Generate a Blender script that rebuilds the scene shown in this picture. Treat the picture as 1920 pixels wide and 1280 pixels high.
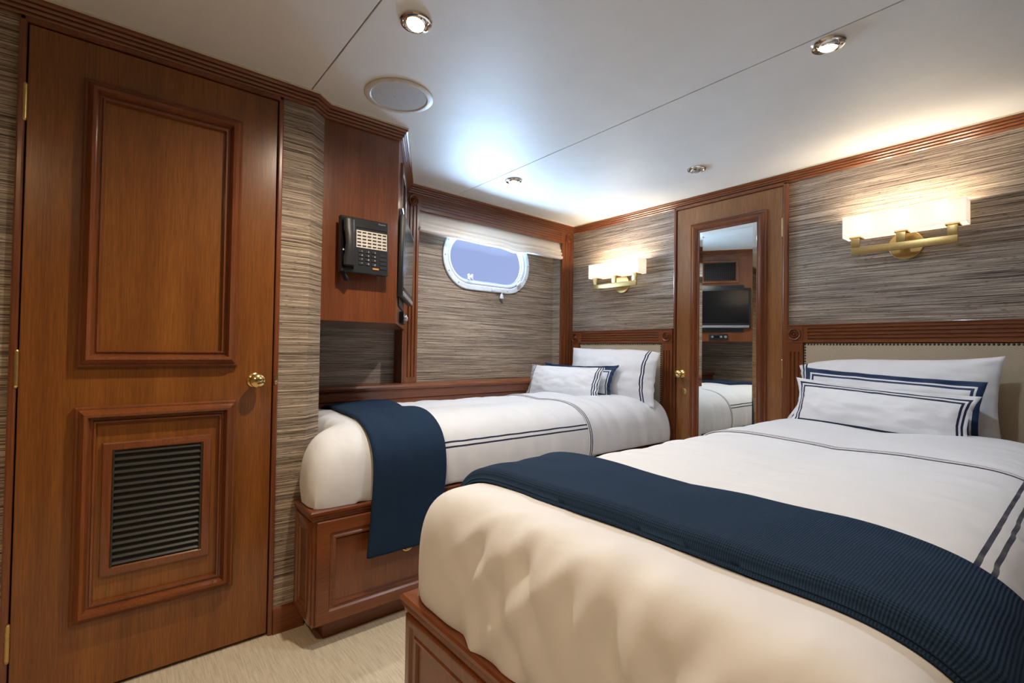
import bpy, bmesh, math, random
from math import sin, cos, pi, sqrt, radians
from mathutils import Vector, Matrix, noise

random.seed(7)
for o in list(bpy.data.objects): bpy.data.objects.remove(o)
S = bpy.context.scene
COL = S.collection

# ------------------------------------------------------------------ camera
YAW, PITCH, ROLL, FPX = radians(50.57), radians(1.04), radians(0.8145), 906.0
fw = Vector((cos(YAW)*cos(PITCH), sin(YAW)*cos(PITCH), sin(PITCH)))
r0 = Vector((sin(YAW), -cos(YAW), 0)); u0 = r0.cross(fw)
rt = cos(ROLL)*r0 + sin(ROLL)*u0; up = -sin(ROLL)*r0 + cos(ROLL)*u0
cam = bpy.data.cameras.new('camera'); camo = bpy.data.objects.new('camera', cam); COL.objects.link(camo)
cam.sensor_width = 36.0; cam.lens = FPX*36.0/1920.0; cam.clip_start = 0.02
M = Matrix((rt, up, -fw)).transposed().to_4x4(); M.translation = Vector((0, 0, 1.0))
camo.matrix_world = M
S.camera = camo

# ------------------------------------------------------------------ sky, exposure, daylight
wd = bpy.data.worlds.new('sky'); S.world = wd; wd.use_nodes = True
bg = wd.node_tree.nodes['Background']; bg.inputs[0].default_value = (0.385, 0.46, 0.78, 1); bg.inputs[1].default_value = 1.0
S.view_settings.view_transform = 'Standard'; S.view_settings.look = 'None'
S.view_settings.exposure = 0.0; S.view_settings.gamma = 1.0
S.view_settings.use_curve_mapping = False

def light(name, kind, loc, energy, color, parent=None, **kw):
    l = bpy.data.lights.new(name, kind); l.energy = energy; l.color = color
    tgt = kw.pop('target', None)
    for k, v in kw.items(): setattr(l, k, v)
    o = bpy.data.objects.new(name, l); COL.objects.link(o)
    base = parent.location if parent else Vector((0, 0, 0))
    o.location = Vector(loc) - base
    if tgt is not None:
        o.rotation_euler = (Vector(tgt)-Vector(loc)).to_track_quat('-Z', 'Y').to_euler()
    if parent: o.parent = parent
    return o
WARM = (1.0, 0.86, 0.67)
# unseen area lamp added outside the hull, standing in for daylight off sunlit water
light('daylight_fill_lamp', 'AREA', (2.00, 4.15, 0.90), 2250, (0.47, 0.71, 1.0), target=(1.93, 2.6, 1.56),
      shape='RECTANGLE', size=4.0, size_y=2.3)
SPOT = 48.0

# ------------------------------------------------------------------ node helpers
def newmat(name):
    m = bpy.data.materials.new(name); m.use_nodes = True
    nt = m.node_tree; nt.nodes.clear()
    out = nt.nodes.new('ShaderNodeOutputMaterial'); b = nt.nodes.new('ShaderNodeBsdfPrincipled')
    nt.links.new(b.outputs[0], out.inputs[0])
    return m, nt, b, out
def N(nt, t, **kw):
    n = nt.nodes.new(t)
    for k, v in kw.items():
        if k in n.inputs: n.inputs[k].default_value = v
        else: setattr(n, k, v)
    return n
def L(nt, a, b): nt.links.new(a, b)
def math_(nt, op, a, b=None, c=None):
    n = nt.nodes.new('ShaderNodeMath'); n.operation = op
    for i, v in enumerate((a, b, c)):
        if v is None: continue
        if isinstance(v, (int, float)): n.inputs[i].default_value = v
        else: L(nt, v, n.inputs[i])
    return n.outputs[0]
def ramp(nt, fac, stops):
    r = nt.nodes.new('ShaderNodeValToRGB'); e = r.color_ramp.elements
    while len(e) < len(stops): e.new(0.5)
    for i, (p, c) in enumerate(stops): e[i].position = p; e[i].color = (*c, 1)
    L(nt, fac, r.inputs[0]); return r.outputs[0]
def objco(nt, scale):
    tc = nt.nodes.new('ShaderNodeTexCoord'); mp = nt.nodes.new('ShaderNodeMapping')
    mp.inputs['Scale'].default_value = scale; L(nt, tc.outputs['Object'], mp.inputs[0]); return mp.outputs[0]
def uvco(nt):
    tc = nt.nodes.new('ShaderNodeTexCoord'); return tc.outputs['UV']
def bump(nt, b, h, strength, dist):
    bn = nt.nodes.new('ShaderNodeBump'); bn.inputs['Strength'].default_value = strength; bn.inputs['Distance'].default_value = dist
    L(nt, h, bn.inputs['Height']); L(nt, bn.outputs[0], b.inputs['Normal'])
def mixc(nt, fac, a, bcol, blend='MIX'):
    m = nt.nodes.new('ShaderNodeMix'); m.data_type = 'RGBA'; m.blend_type = blend
    for s, v in ((0, fac), (6, a), (7, bcol)):
        if isinstance(v, (int, float)): m.inputs[s].default_value = v
        elif isinstance(v, tuple): m.inputs[s].default_value = (*v, 1)
        else: L(nt, v, m.inputs[s])
    return m.outputs[2]

def plain(name, col, rough=0.5, metal=0.0, **kw):
    m, nt, b, o = newmat(name)
    n = N(nt, 'ShaderNodeTexNoise', Scale=60.0, Detail=2.0); L(nt, objco(nt, (1, 1, 1)), n.inputs[0])
    c = ramp(nt, n.outputs[0], [(0.3, tuple(x*0.93 for x in col)), (0.7, tuple(min(1, x*1.05) for x in col))])
    L(nt, c, b.inputs['Base Color'])
    b.inputs['Roughness'].default_value = rough; b.inputs['Metallic'].default_value = metal
    for k, v in kw.items(): b.inputs[k].default_value = v
    return m

def wood(name, axis, dark, mid, lightc, rough=0.28, sc=1.0, coat=0.22):
    m, nt, b, o = newmat(name)
    st = {'x': (1.2, 22, 22), 'y': (22, 1.2, 22), 'z': (22, 22, 1.2)}[axis]
    fs = {'x': (9, 260, 260), 'y': (260, 9, 260), 'z': (260, 260, 9)}[axis]
    n1 = N(nt, 'ShaderNodeTexNoise', Scale=0.45*sc, Detail=6.0, Roughness=0.6, Distortion=0.6); L(nt, objco(nt, st), n1.inputs[0])
    n2 = N(nt, 'ShaderNodeTexNoise', Scale=1.0, Detail=3.0, Roughness=0.7); L(nt, objco(nt, fs), n2.inputs[0])
    c1 = ramp(nt, n1.outputs[0], [(0.25, dark), (0.5, mid), (0.78, lightc)])
    k = ramp(nt, n2.outputs[0], [(0.32, (0.62, 0.58, 0.55)), (0.62, (1.08, 1.06, 1.04))])
    L(nt, mixc(nt, 0.85, c1, k, 'MULTIPLY'), b.inputs['Base Color'])
    b.inputs['Roughness'].default_value = rough
    b.inputs['Coat Weight'].default_value = coat; b.inputs['Coat Roughness'].default_value = 0.10
    bump(nt, b, n2.outputs[0], 0.08, 0.001)
    return m
WD = ((0.155, 0.050, 0.010), (0.235, 0.081, 0.015), (0.315, 0.118, 0.022))
WR = ((0.135, 0.038, 0.013), (0.200, 0.060, 0.019), (0.258, 0.084, 0.026))
WL = ((0.21, 0.085, 0.028), (0.29, 0.122, 0.042), (0.36, 0.165, 0.062))
M_doorwood = wood('teak_door_veneer', 'z', *WD)
M_wz = wood('mahogany_upright', 'z', *WR, coat=0.45); M_wx = wood('mahogany_along', 'x', *WR); M_wy = wood('mahogany_across', 'y', *WR)
M_door2 = wood('teak_pale_door', 'z', *WL)
M_dark = plain('dark_gap', (0.012, 0.010, 0.009), 0.8)

def grasscloth(name, c_dark, c_mid, c_light, seam_axis='x'):
    m, nt, b, o = newmat(name)
    tc = nt.nodes.new('ShaderNodeTexCoord'); sep = nt.nodes.new('ShaderNodeSeparateXYZ'); L(nt, tc.outputs['Object'], sep.inputs[0])
    wob = N(nt, 'ShaderNodeTexNoise', Scale=5.0, Detail=3.0); L(nt, objco(nt, (1, 1, 3)), wob.inputs[0])
    zz = math_(nt, 'ADD', sep.outputs[2], math_(nt, 'MULTIPLY', wob.outputs[0], 0.004))
    cb = nt.nodes.new('ShaderNodeCombineXYZ'); L(nt, sep.outputs[0], cb.inputs[0]); L(nt, sep.outputs[1], cb.inputs[1]); L(nt, zz, cb.inputs[2])
    def strand(scale, sx, det=2.0):
        mp = nt.nodes.new('ShaderNodeMapping'); mp.inputs['Scale'].default_value = (sx, sx, scale); L(nt, cb.outputs[0], mp.inputs[0])
        n = N(nt, 'ShaderNodeTexNoise', Scale=1.0, Detail=det, Roughness=0.65); L(nt, mp.outputs[0], n.inputs[0]); return n.outputs[0]
    s1 = strand(360, 2.6, 2.0); s2 = strand(210, 1.2, 1.0); s3 = strand(760, 7.0, 2.0)
    v = math_(nt, 'ADD', math_(nt, 'ADD', math_(nt, 'MULTIPLY', s1, 0.46), math_(nt, 'MULTIPLY', s2, 0.20)), math_(nt, 'MULTIPLY', s3, 0.34))
    c = ramp(nt, v, [(0.385, tuple(x*0.35 for x in c_dark)), (0.44, c_dark), (0.50, c_mid), (0.57, c_light), (0.64, tuple(min(1, x*1.3) for x in c_light))])
    # tone varies strip by strip
    tone = N(nt, 'ShaderNodeTexNoise', Scale=1.0, Detail=1.0); L(nt, objco(nt, (0.9, 0.9, 11)), tone.inputs[0])
    t = ramp(nt, tone.outputs[0], [(0.3, (0.90, 0.88, 0.89)), (0.7, (1.08, 1.06, 1.02))])
    c = mixc(nt, 1.0, c, t, 'MULTIPLY')
    # slubs: short dark knots and pale ends of fibre
    kn = N(nt, 'ShaderNodeTexNoise', Scale=1.0, Detail=1.0); L(nt, objco(nt, (40, 40, 300)), kn.inputs[0])
    k = ramp(nt, kn.outputs[0], [(0.27, (1.5, 1.45, 1.35)), (0.31, (1, 1, 1)), (0.67, (1, 1, 1)), (0.71, (0.40, 0.35, 0.32))])
    c = mixc(nt, 0.8, c, k, 'MULTIPLY')
    L(nt, c, b.inputs['Base Color']); b.inputs['Roughness'].default_value = 0.75
    b.inputs['Specular IOR Level'].default_value = 0.25
    bump(nt, b, v, 0.75, 0.006)
    return m
M_grass = grasscloth('grasscloth', (0.150, 0.113, 0.089), (0.315, 0.253, 0.200), (0.52, 0.432, 0.342))

def carpet():
    m, nt, b, o = newmat('carpet')
    n = N(nt, 'ShaderNodeTexNoise', Scale=1.0, Detail=4.0, Roughness=0.7); L(nt, objco(nt, (210, 10, 1)), n.inputs[0])
    n2 = N(nt, 'ShaderNodeTexNoise', Scale=420.0, Detail=2.0); L(nt, objco(nt, (1, 1, 1)), n2.inputs[0])
    c = ramp(nt, n.outputs[0], [(0.3, (0.50, 0.44, 0.33)), (0.5, (0.66, 0.59, 0.46)), (0.72, (0.76, 0.69, 0.56))])
    L(nt, c, b.inputs['Base Color']); b.inputs['Roughness'].default_value = 0.95
    b.inputs['Specular IOR Level'].default_value = 0.1
    bump(nt, b, math_(nt, 'ADD', n.outputs[0], n2.outputs[0]), 0.35, 0.003)
    return m
M_carpet = carpet()
def ceilmat():
    m, nt, b, o = newmat('ceiling_vinyl')
    n = N(nt, 'ShaderNodeTexNoise', Scale=7.0, Detail=4.0); L(nt, objco(nt, (1, 1, 1)), n.inputs[0])
    n2 = N(nt, 'ShaderNodeTexNoise', Scale=420.0, Detail=2.0); L(nt, objco(nt, (1, 1, 1)), n2.inputs[0])
    L(nt, ramp(nt, n.outputs[0], [(0.3, (0.77, 0.755, 0.715)), (0.7, (0.81, 0.795, 0.755))]), b.inputs['Base Color'])
    b.inputs['Roughness'].default_value = 0.5; bump(nt, b, n2.outputs[0], 0.12, 0.002)
    return m
M_ceil = ceilmat()
M_cream = plain('cream_trim', (0.70, 0.62, 0.47), 0.5)

NAVY = (0.010, 0.016, 0.055)
def cotton(name, lines=(), col=(0.775, 0.79, 0.835), line_col=NAVY, wr=1.0):
    """white cotton; lines = [(lo, hi)] bands of navy stitching in metres of min(U,V)"""
    m, nt, b, o = newmat(name)
    c = col
    base = nt.nodes.new('ShaderNodeRGB'); base.outputs[0].default_value = (*col, 1); cur = base.outputs[0]
    if lines:
        sp = nt.nodes.new('ShaderNodeSeparateXYZ'); L(nt, uvco(nt), sp.inputs[0])
        d = math_(nt, 'MINIMUM', sp.outputs[0], sp.outputs[1]); f = None
        for lo, hi in lines:
            g = math_(nt, 'MULTIPLY', math_(nt, 'GREATER_THAN', d, lo), math_(nt, 'LESS_THAN', d, hi))
            f = g if f is None else math_(nt, 'MAXIMUM', f, g)
        cur = mixc(nt, f, cur, line_col)
    L(nt, cur, b.inputs['Base Color'])
    b.inputs['Roughness'].default_value = 0.62; b.inputs['Sheen Weight'].default_value = 0.15
    b.inputs['Specular IOR Level'].default_value = 0.3
    n = N(nt, 'ShaderNodeTexNoise', Scale=9.0, Detail=2.5, Roughness=0.45, Distortion=0.0); L(nt, objco(nt, (1, 1, 1)), n.inputs[0])
    n2 = N(nt, 'ShaderNodeTexNoise', Scale=1.0, Detail=2.0, Distortion=0.2); L(nt, objco(nt, (20, 20, 6)), n2.inputs[0])
    bump(nt, b, math_(nt, 'ADD', n.outputs[0], math_(nt, 'MULTIPLY', n2.outputs[0], 0.35)), 0.34*wr, 0.016)
    return m
M_duvet = cotton('duvet_cotton', [(0.100, 0.107), (0.119, 0.126)])
M_cuff = cotton('cuff_cotton', [(0.004, 0.0105), (0.017, 0.0235)])
M_sheet = cotton('sheet_cotton')
M_pil_two = cotton('pillow_cotton_double_band', [(0.014, 0.022), (0.029, 0.037)])
M_pil_hem = cotton('pillow_cotton_hem_band', [(0.058, 0.066), (0.073, 0.081)])
M_pil_three = cotton('pillow_cotton_triple_band', [(0.006, 0.013), (0.022, 0.029), (0.036, 0.043)])
M_pil_navy_thin = cotton('pillow_cotton_thin_navy_border', [(-1, 0.020), (0.027, 0.036)], line_col=(0.012, 0.035, 0.095))
M_pil_navy = cotton('pillow_cotton_navy_border', [(-1, 0.034), (0.041, 0.050)], line_col=(0.012, 0.035, 0.095))

def knit(name, ku, kv, col1, col2):
    m, nt, b, o = newmat(name)
    sp = nt.nodes.new('ShaderNodeSeparateXYZ'); L(nt, uvco(nt), sp.inputs[0])
    u, v = sp.outputs[0], sp.outputs[1]
    a = math_(nt, 'SINE', math_(nt, 'MULTIPLY', math_(nt, 'ADD', u, v), ku))
    c = math_(nt, 'SINE', math_(nt, 'MULTIPLY', math_(nt, 'SUBTRACT', u, v), kv))
    h = math_(nt, 'MULTIPLY', a, c)
    f = math_(nt, 'MULTIPLY_ADD', h, 0.5, 0.5)
    n = N(nt, 'ShaderNodeTexNoise', Scale=600.0, Detail=2.0); L(nt, objco(nt, (1, 1, 1)), n.inputs[0])
    f2 = math_(nt, 'MULTIPLY', math_(nt, 'ADD', f, n.outputs[0]), 0.66)
    L(nt, ramp(nt, f2, [(0.15, col1), (0.85, col2)]), b.inputs['Base Color'])
    b.inputs['Roughness'].default_value = 0.9; b.inputs['Sheen Weight'].default_value = 0.02
    b.inputs['Sheen Tint'].default_value = (0.3, 0.5, 0.9, 1)
    b.inputs['Specular IOR Level'].default_value = 0.15
    bump(nt, b, f, 0.55, 0.003)
    return m
M_knit = knit('navy_knit', 950.0, 950.0, (0.009, 0.022, 0.050), (0.017, 0.040, 0.086))

def herring():
    m, nt, b, o = newmat('herringbone_upholstery')
    tc = nt.nodes.new('ShaderNodeTexCoord'); sp = nt.nodes.new('ShaderNodeSeparateXYZ'); L(nt, tc.outputs['Object'], sp.inputs[0])
    y, z = sp.outputs[1], sp.outputs[2]
    tri = math_(nt, 'PINGPONG', y, 0.011)
    s = math_(nt, 'SINE', math_(nt, 'MULTIPLY', math_(nt, 'ADD', z, tri), 1150.0))
    f = math_(nt, 'MULTIPLY_ADD', s, 0.5, 0.5)
    L(nt, ramp(nt, f, [(0.2, (0.36, 0.285, 0.195)), (0.8, (0.62, 0.53, 0.41))]), b.inputs['Base Color'])
    b.inputs['Roughness'].default_value = 0.8; b.inputs['Specular IOR Level'].default_value = 0.2
    bump(nt, b, f, 0.3, 0.002); return m
M_uph = herring()
M_brass = plain('polished_brass', (0.83, 0.62, 0.26), 0.16, 1.0)
M_satin = plain('satin_brass', (0.62, 0.44, 0.18), 0.34, 1.0)
M_chrome = plain('chrome', (0.80, 0.76, 0.70), 0.1, 1.0)
M_nail = plain('antique_nail', (0.10, 0.085, 0.06), 0.35, 1.0)
M_black = plain('black_plastic', (0.013, 0.014, 0.017), 0.38)
M_black2 = plain('black_plastic_raised', (0.022, 0.023, 0.027), 0.45)
M_gloss = plain('black_screen', (0.006, 0.007, 0.009), 0.06)
M_label = plain('paper_label', (0.72, 0.66, 0.60), 0.6)
M_print = plain('white_print', (0.55, 0.56, 0.58), 0.6)
M_orange = plain('amber_key', (0.62, 0.27, 0.08), 0.4)
M_white = plain('white_enamel', (0.70, 0.74, 0.80), 0.28)
M_rubber = plain('grey_gasket', (0.30, 0.36, 0.45), 0.5)
M_grillemetal = plain('dark_louvre_metal', (0.030, 0.029, 0.025), 0.38)
M_spkring = plain('speaker_ring', (0.62, 0.56, 0.48), 0.4)
M_silver = plain('silver_plastic', (0.40, 0.41, 0.43), 0.35, 0.6)
def speaker_mesh():
    m, nt, b, o = newmat('speaker_cloth')
    n = N(nt, 'ShaderNodeTexVoronoi', Scale=420.0); L(nt, objco(nt, (1, 1, 1)), n.inputs[0])
    L(nt, ramp(nt, n.outputs[0], [(0.1, (0.34, 0.34, 0.33)), (0.6, (0.52, 0.51, 0.49))]), b.inputs['Base Color'])
    b.inputs['Roughness'].default_value = 0.7; return m
M_spk = speaker_mesh()
def mirrormat():
    m, nt, b, o = newmat('mirror_glass')
    n = N(nt, 'ShaderNodeTexNoise', Scale=2.0); L(nt, objco(nt, (1, 1, 1)), n.inputs[0])
    L(nt, ramp(nt, n.outputs[0], [(0, (0.86, 0.90, 0.88)), (1, (0.88, 0.91, 0.89))]), b.inputs['Base Color'])
    b.inputs['Metallic'].default_value = 1.0; b.inputs['Roughness'].default_value = 0.005; return m
M_mirror = mirrormat()
def glassmat():
    m, nt, b, o = newmat('porthole_glass')
    b.inputs['Base Color'].default_value = (0.96, 0.98, 1, 1); b.inputs['Transmission Weight'].default_value = 1.0
    b.inputs['Roughness'].default_value = 0.0; b.inputs['IOR'].default_value = 1.0
    b.inputs['Specular IOR Level'].default_value = 0.3
    tr = nt.nodes.new('ShaderNodeBsdfTransparent'); tr.inputs[0].default_value = (0.96, 0.98, 1.0, 1)
    gl = nt.nodes.new('ShaderNodeBsdfGlossy'); gl.inputs['Roughness'].default_value = 0.02
    fr = nt.nodes.new('ShaderNodeFresnel'); fr.inputs[0].default_value = 1.12
    mx = nt.nodes.new('ShaderNodeMixShader'); L(nt, fr.outputs[0], mx.inputs[0]); L(nt, tr.outputs[0], mx.inputs[1]); L(nt, gl.outputs[0], mx.inputs[2])
    L(nt, mx.outputs[0], o.inputs[0]); return m
M_glass = glassmat()
def emit(name, col, s):
    m, nt, b, o = newmat(name)
    b.inputs['Base Color'].default_value = (0.8, 0.8, 0.8, 1); b.inputs['Emission Color'].default_value = (*col, 1)
    b.inputs['Emission Strength'].default_value = s; return m
M_lens = emit('lamp_lens', (1.0, 0.86, 0.62), 14.0)
M_lens_dim = emit('lamp_lens_dim', (1.0, 0.88, 0.70), 1.4)
M_diff = emit('sconce_diffuser', (1.0, 0.88, 0.66), 1.1)
def shademat():
    m, nt, b, o = newmat('linen_shade')
    n = N(nt, 'ShaderNodeTexNoise', Scale=1.0, Detail=2.0); L(nt, objco(nt, (300, 300, 900)), n.inputs[0])
    c = ramp(nt, n.outputs[0], [(0.3, (0.82, 0.78, 0.71)), (0.7, (0.90, 0.86, 0.79))])
    df = nt.nodes.new('ShaderNodeBsdfDiffuse'); tl = nt.nodes.new('ShaderNodeBsdfTranslucent'); em = nt.nodes.new('ShaderNodeEmission')
    L(nt, c, df.inputs[0]); L(nt, c, tl.inputs[0]); em.inputs[0].default_value = (1.0, 0.93, 0.84, 1); em.inputs[1].default_value = 0.30
    mx = nt.nodes.new('ShaderNodeMixShader'); mx.inputs[0].default_value = 0.25; L(nt, df.outputs[0], mx.inputs[1]); L(nt, tl.outputs[0], mx.inputs[2])
    ad = nt.nodes.new('ShaderNodeAddShader'); L(nt, mx.outputs[0], ad.inputs[0]); L(nt, em.outputs[0], ad.inputs[1]); L(nt, ad.outputs[0], o.inputs[0])
    return m
M_shade = shademat()
def blindmat():
    m, nt, b, o = newmat('roman_blind_cloth')
    n = N(nt, 'ShaderNodeTexNoise', Scale=1.0, Detail=3.0); L(nt, objco(nt, (160, 160, 420)), n.inputs[0])
    c = ramp(nt, n.outputs[0], [(0.3, (0.88, 0.80, 0.72)), (0.7, (0.94, 0.87, 0.79))])
    L(nt, c, b.inputs['Base Color']); b.inputs['Roughness'].default_value = 0.8
    tl = nt.nodes.new('ShaderNodeBsdfTranslucent'); L(nt, c, tl.inputs[0])
    mx = nt.nodes.new('ShaderNodeMixShader'); mx.inputs[0].default_value = 0.13
    L(nt, b.outputs[0], mx.inputs[1]); L(nt, tl.outputs[0], mx.inputs[2]); L(nt, mx.outputs[0], o.inputs[0]); return m
M_blind = blindmat()

# ------------------------------------------------------------------ mesh helpers
class MB:
    def __init__(s, T=None): s.bm = bmesh.new(); s.T = T; s.uvs = None
    def _v(s, p):
        return s.bm.verts.new(s.T(p) if s.T else p)
    def face(s, vs):
        try: return s.bm.faces.new(vs)
        except ValueError: return None
    def box(s, x0, x1, y0, y1, z0, z1, bev=0.0):
        v = [s._v((x, y, z)) for x in (x0, x1) for y in (y0, y1) for z in (z0, z1)]
        fs = [s.face([v[i] for i in q]) for q in ((0, 1, 3, 2), (4, 6, 7, 5), (0, 4, 5, 1), (2, 3, 7, 6), (0, 2, 6, 4), (1, 5, 7, 3))]
        if bev > 0:
            es = list({e for f in fs for e in f.edges})
            bmesh.ops.bevel(s.bm, geom=es, offset=bev, segments=2, affect='EDGES', profile=0.6)
        return s
    def loft(s, rings, closed=True, cap=True):
        R = [[s._v(p) for p in r] for r in rings]; n = len(R[0])
        for a, b in zip(R[:-1], R[1:]):
            for i in range(n if closed else n-1):
                j = (i+1) % n; s.face((a[i], a[j], b[j], b[i]))
        if cap and closed:
            s.face(R[0][::-1]); s.face(R[-1])
        return s
    def cyl(s, p0, p1, r0, r1=None, n=20, cap=True):
        r1 = r0 if r1 is None else r1
        p0, p1 = Vector(p0), Vector(p1); d = (p1-p0).normalized()
        a = d.orthogonal().normalized(); b = d.cross(a)
        s.loft([[tuple(p + a*(r*cos(2*pi*i/n)) + b*(r*sin(2*pi*i/n))) for i in range(n)] for p, r in ((p0, r0), (p1, r1))], True, cap)
        return s
    def lathe(s, c, axis, prof, n=28, cap=True):
        """prof: [(radius, along)]"""
        c = Vector(c); d = Vector(axis).normalized(); a = d.orthogonal().normalized(); b = d.cross(a)
        s.loft([[tuple(c + d*h + a*(max(r, 1e-5)*cos(2*pi*i/n)) + b*(max(r, 1e-5)*sin(2*pi*i/n))) for i in range(n)] for r, h in prof], True, cap)
        return s
    def tube(s, pts, r, n=8):
        pts = [Vector(p) for p in pts]; rings = []
        t0 = (pts[1]-pts[0]).normalized(); a = t0.orthogonal().normalized()
        for i, p in enumerate(pts):
            t = (pts[min(i+1, len(pts)-1)]-pts[max(i-1, 0)]).normalized()
            a = (a - t*a.dot(t)).normalized(); b = t.cross(a)
            rings.append([tuple(p + a*(r*cos(2*pi*k/n)) + b*(r*sin(2*pi*k/n))) for k in range(n)])
        return s.loft(rings)
    def grid(s, fn, us, vs, uvf=None, flip=False):
        """surface fn(u, v) with uv per vertex"""
        P = [[s._v(fn(u, v)) for v in vs] for u in us]
        lay = s.bm.loops.layers.uv.verify() if uvf else None
        for i in range(len(us)-1):
            for j in range(len(vs)-1):
                q = [(i, j), (i+1, j), (i+1, j+1), (i, j+1)]
                if flip: q = q[::-1]
                f = s.face([P[a][b] for a, b in q])
                if f and lay:
                    for lp, (a, b) in zip(f.loops, q): lp[lay].uv = uvf(us[a], vs[b])
        return s
    def build(s, name, mat, parent=None, smooth=False, base=None, orient=None, **props):
        bm = s.bm
        bmesh.ops.recalc_face_normals(bm, faces=bm.faces)
        if orient is not None:
            for f in bm.faces:
                f.normal_update()
                if f.normal.dot(orient) < -0.3: f.normal_flip()
        me = bpy.data.meshes.new(name)
        b = Vector(parent_loc(parent)) if parent else Vector(base or (0, 0, 0))
        bmesh.ops.translate(bm, verts=bm.verts, vec=-b)
        bm.to_mesh(me); bm.free()
        me.materials.append(mat)
        if smooth:
            try: me.shade_smooth()
            except Exception:
                for p in me.polygons: p.use_smooth = True
            if smooth is not True:
                try: me.set_sharp_from_angle(angle=smooth)
                except Exception: pass
        o = bpy.data.objects.new(name, me); COL.objects.link(o)
        if parent: o.parent = parent
        else: o.location = b
        for k, v in props.items(): o[k] = v
        return o
def parent_loc(p):
    v = Vector((0, 0, 0))
    while p: v = v + p.location; p = p.parent
    return v
AUTO = radians(35)
def thing(name, label, cat, loc, group=None):
    o = bpy.data.objects.new(name, None); COL.objects.link(o); o.location = loc; o.empty_display_size = 0.05
    o['label'] = label; o['category'] = cat
    if group: o['group'] = group
    return o
def tag(o, label, cat, group=None):
    o['label'] = label; o['category'] = cat
    if group: o['group'] = group
    return o
def struct(name, loc=(0, 0, 0)):
    o = bpy.data.objects.new(name, None); COL.objects.link(o); o.location = loc; o.empty_display_size = 0.05
    o['kind'] = 'structure'; return o
def lerp(a, b, t): return a+(b-a)*t
def lins(a, b, n): return [a+(b-a)*i/(n-1) for i in range(n)]

# board with stopped flutes, in local frame f(l, w, d): l along, w across, d outward
def fluted(T, L0, L1, w0, w1, d0, d1, nfl, margin, dep=0.004, fl=0.55):
    dep *= 1.7
    mb = MB(T)
    def box(a, b): mb.box(a, b, w0, w1, d0, d1)
    box(L0, L0+margin); box(L1-margin, L1)
    W = w1-w0; pitch = W*0.78/nfl; s0 = w0+W*0.11
    prof = [(w0, d0), (w0, d1)]
    for k in range(nfl):
        c = s0+pitch*(k+0.5); h = pitch*fl*0.5
        prof += [(c-h, d1), (c-h*0.6, d1-dep), (c+h*0.6, d1-dep), (c+h, d1)]
    prof += [(w1, d1), (w1, d0)]
    mb.loft([[(l, w, d) for w, d in prof] for l in (L0+margin, L1-margin)])
    return mb
def rosette(c, axis, r, parent, mat):
    mb = MB(); P = lambda pr: [(a*r, b*1.7) for a, b in pr]
    mb.lathe(c, axis, P([(1, 0), (1, 0.004), (0.92, 0.007), (0.80, 0.006), (0.72, 0.001), (0.60, 0.001), (0.52, 0.006), (0.40, 0.008), (0.30, 0.003), (0.22, 0.006), (0.1, 0.010), (0, 0.0105)]), 24)
    return mb.build('rosette', mat, parent, smooth=AUTO)

# mitred frame of moulding in a plane: corners in (a, b); profile [(inset, height)]
def frame_mould(T, a0, a1, b0, b1, prof):
    mb = MB(T); cs = [(a0, b0, 1, 1), (a1, b0, -1, 1), (a1, b1, -1, -1), (a0, b1, 1, -1)]
    R = [[(a+sa*i, b+sb*i, h) for i, h in prof] for a, b, sa, sb in cs]; R.append(R[0])
    V = [[mb._v(p) for p in r] for r in R[:4]]; V.append(V[0])
    for p, q in zip(V[:-1], V[1:]):
        for i in range(len(prof)-1): mb.face((p[i], p[i+1], q[i+1], q[i]))
    return mb

# ------------------------------------------------------------------ room geometry constants
WX = 2.665                 # headboard wall
HC = 1.93                  # ceiling
DY = 1.840                 # door wall
XN, YN_ = -1.35, -1.30     # walls behind the camera
UX, UY = 1.25, 2.470       # window wall frame origin
ang = math.atan2(0.053, 1.415)
ex = Vector((cos(ang), sin(ang), 0)); ey = Vector((-sin(ang), cos(ang), 0))
def TW(p):                 # (u along, z up, d out towards the room) -> world, window wall frame front plane d=0
    u, z, d = p; q = Vector((UX, UY, 0)) + ex*u - ey*d; return (q.x, q.y, z)
UL = 1.416                 # length of window wall
REC = 0.092                # recess depth behind the frame
F0 = Vector((0.917, 1.890, 0)); F1 = Vector((1.250, 2.470, 0)); FD = (F1-F0).normalized(); FN = Vector((FD.y, -FD.x, 0)); FL = (F1-F0).length
def TF(p):                 # TV face: (s along, z, d out)
    s, z, d = p; q = F0 + FD*s + FN*d; return (q.x, q.y, z)
def TD(p): return (p[0], DY-p[2], p[1])         # door wall (x, z, out)
def TR(p): return (WX-p[2], p[0], p[1])         # headboard wall (y, z, out)

# ------------------------------------------------------------------ floor, ceiling
fl_ = MB().box(XN-0.1, WX+0.1, YN_-0.1, 2.75, -0.08, 0).build('floor', M_carpet, kind='structure')
ceil = MB().box(XN-0.1, WX+0.25, YN_-0.1, 2.85, HC+0.006, HC+0.08).build('ceiling', M_dark, kind='structure')
for a, b in ((XN, 0.528), (0.532, 1.573), (1.577, WX)):
    MB().box(a, b, YN_, 2.62, HC, HC+0.012, 0.0015).build('ceiling_panel', M_ceil, ceil)

# ------------------------------------------------------------------ walls
DX0, DX1, DZ = -0.200, 0.430, 1.868
w = MB(TD)
w.box(XN-0.1, DX0-0.016, 0, HC+0.02, -0.1, 0); w.box(DX1+0.016, 0.545, 0, HC+0.02, -0.05, 0); w.box(DX0-0.016, DX1+0.016, DZ+0.016, HC+0.02, -0.1, 0)
w.T = None
w.loft([[(0.545, DY, z), (0.605, 1.890, z), (0.605, 2.80, z), (0.50, 2.80, z), (0.50, DY+0.05, z), (0.50, DY+0.0005, z)] for z in (0, HC+0.02)])
w.build('wall_left', M_grass, kind='structure')
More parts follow.
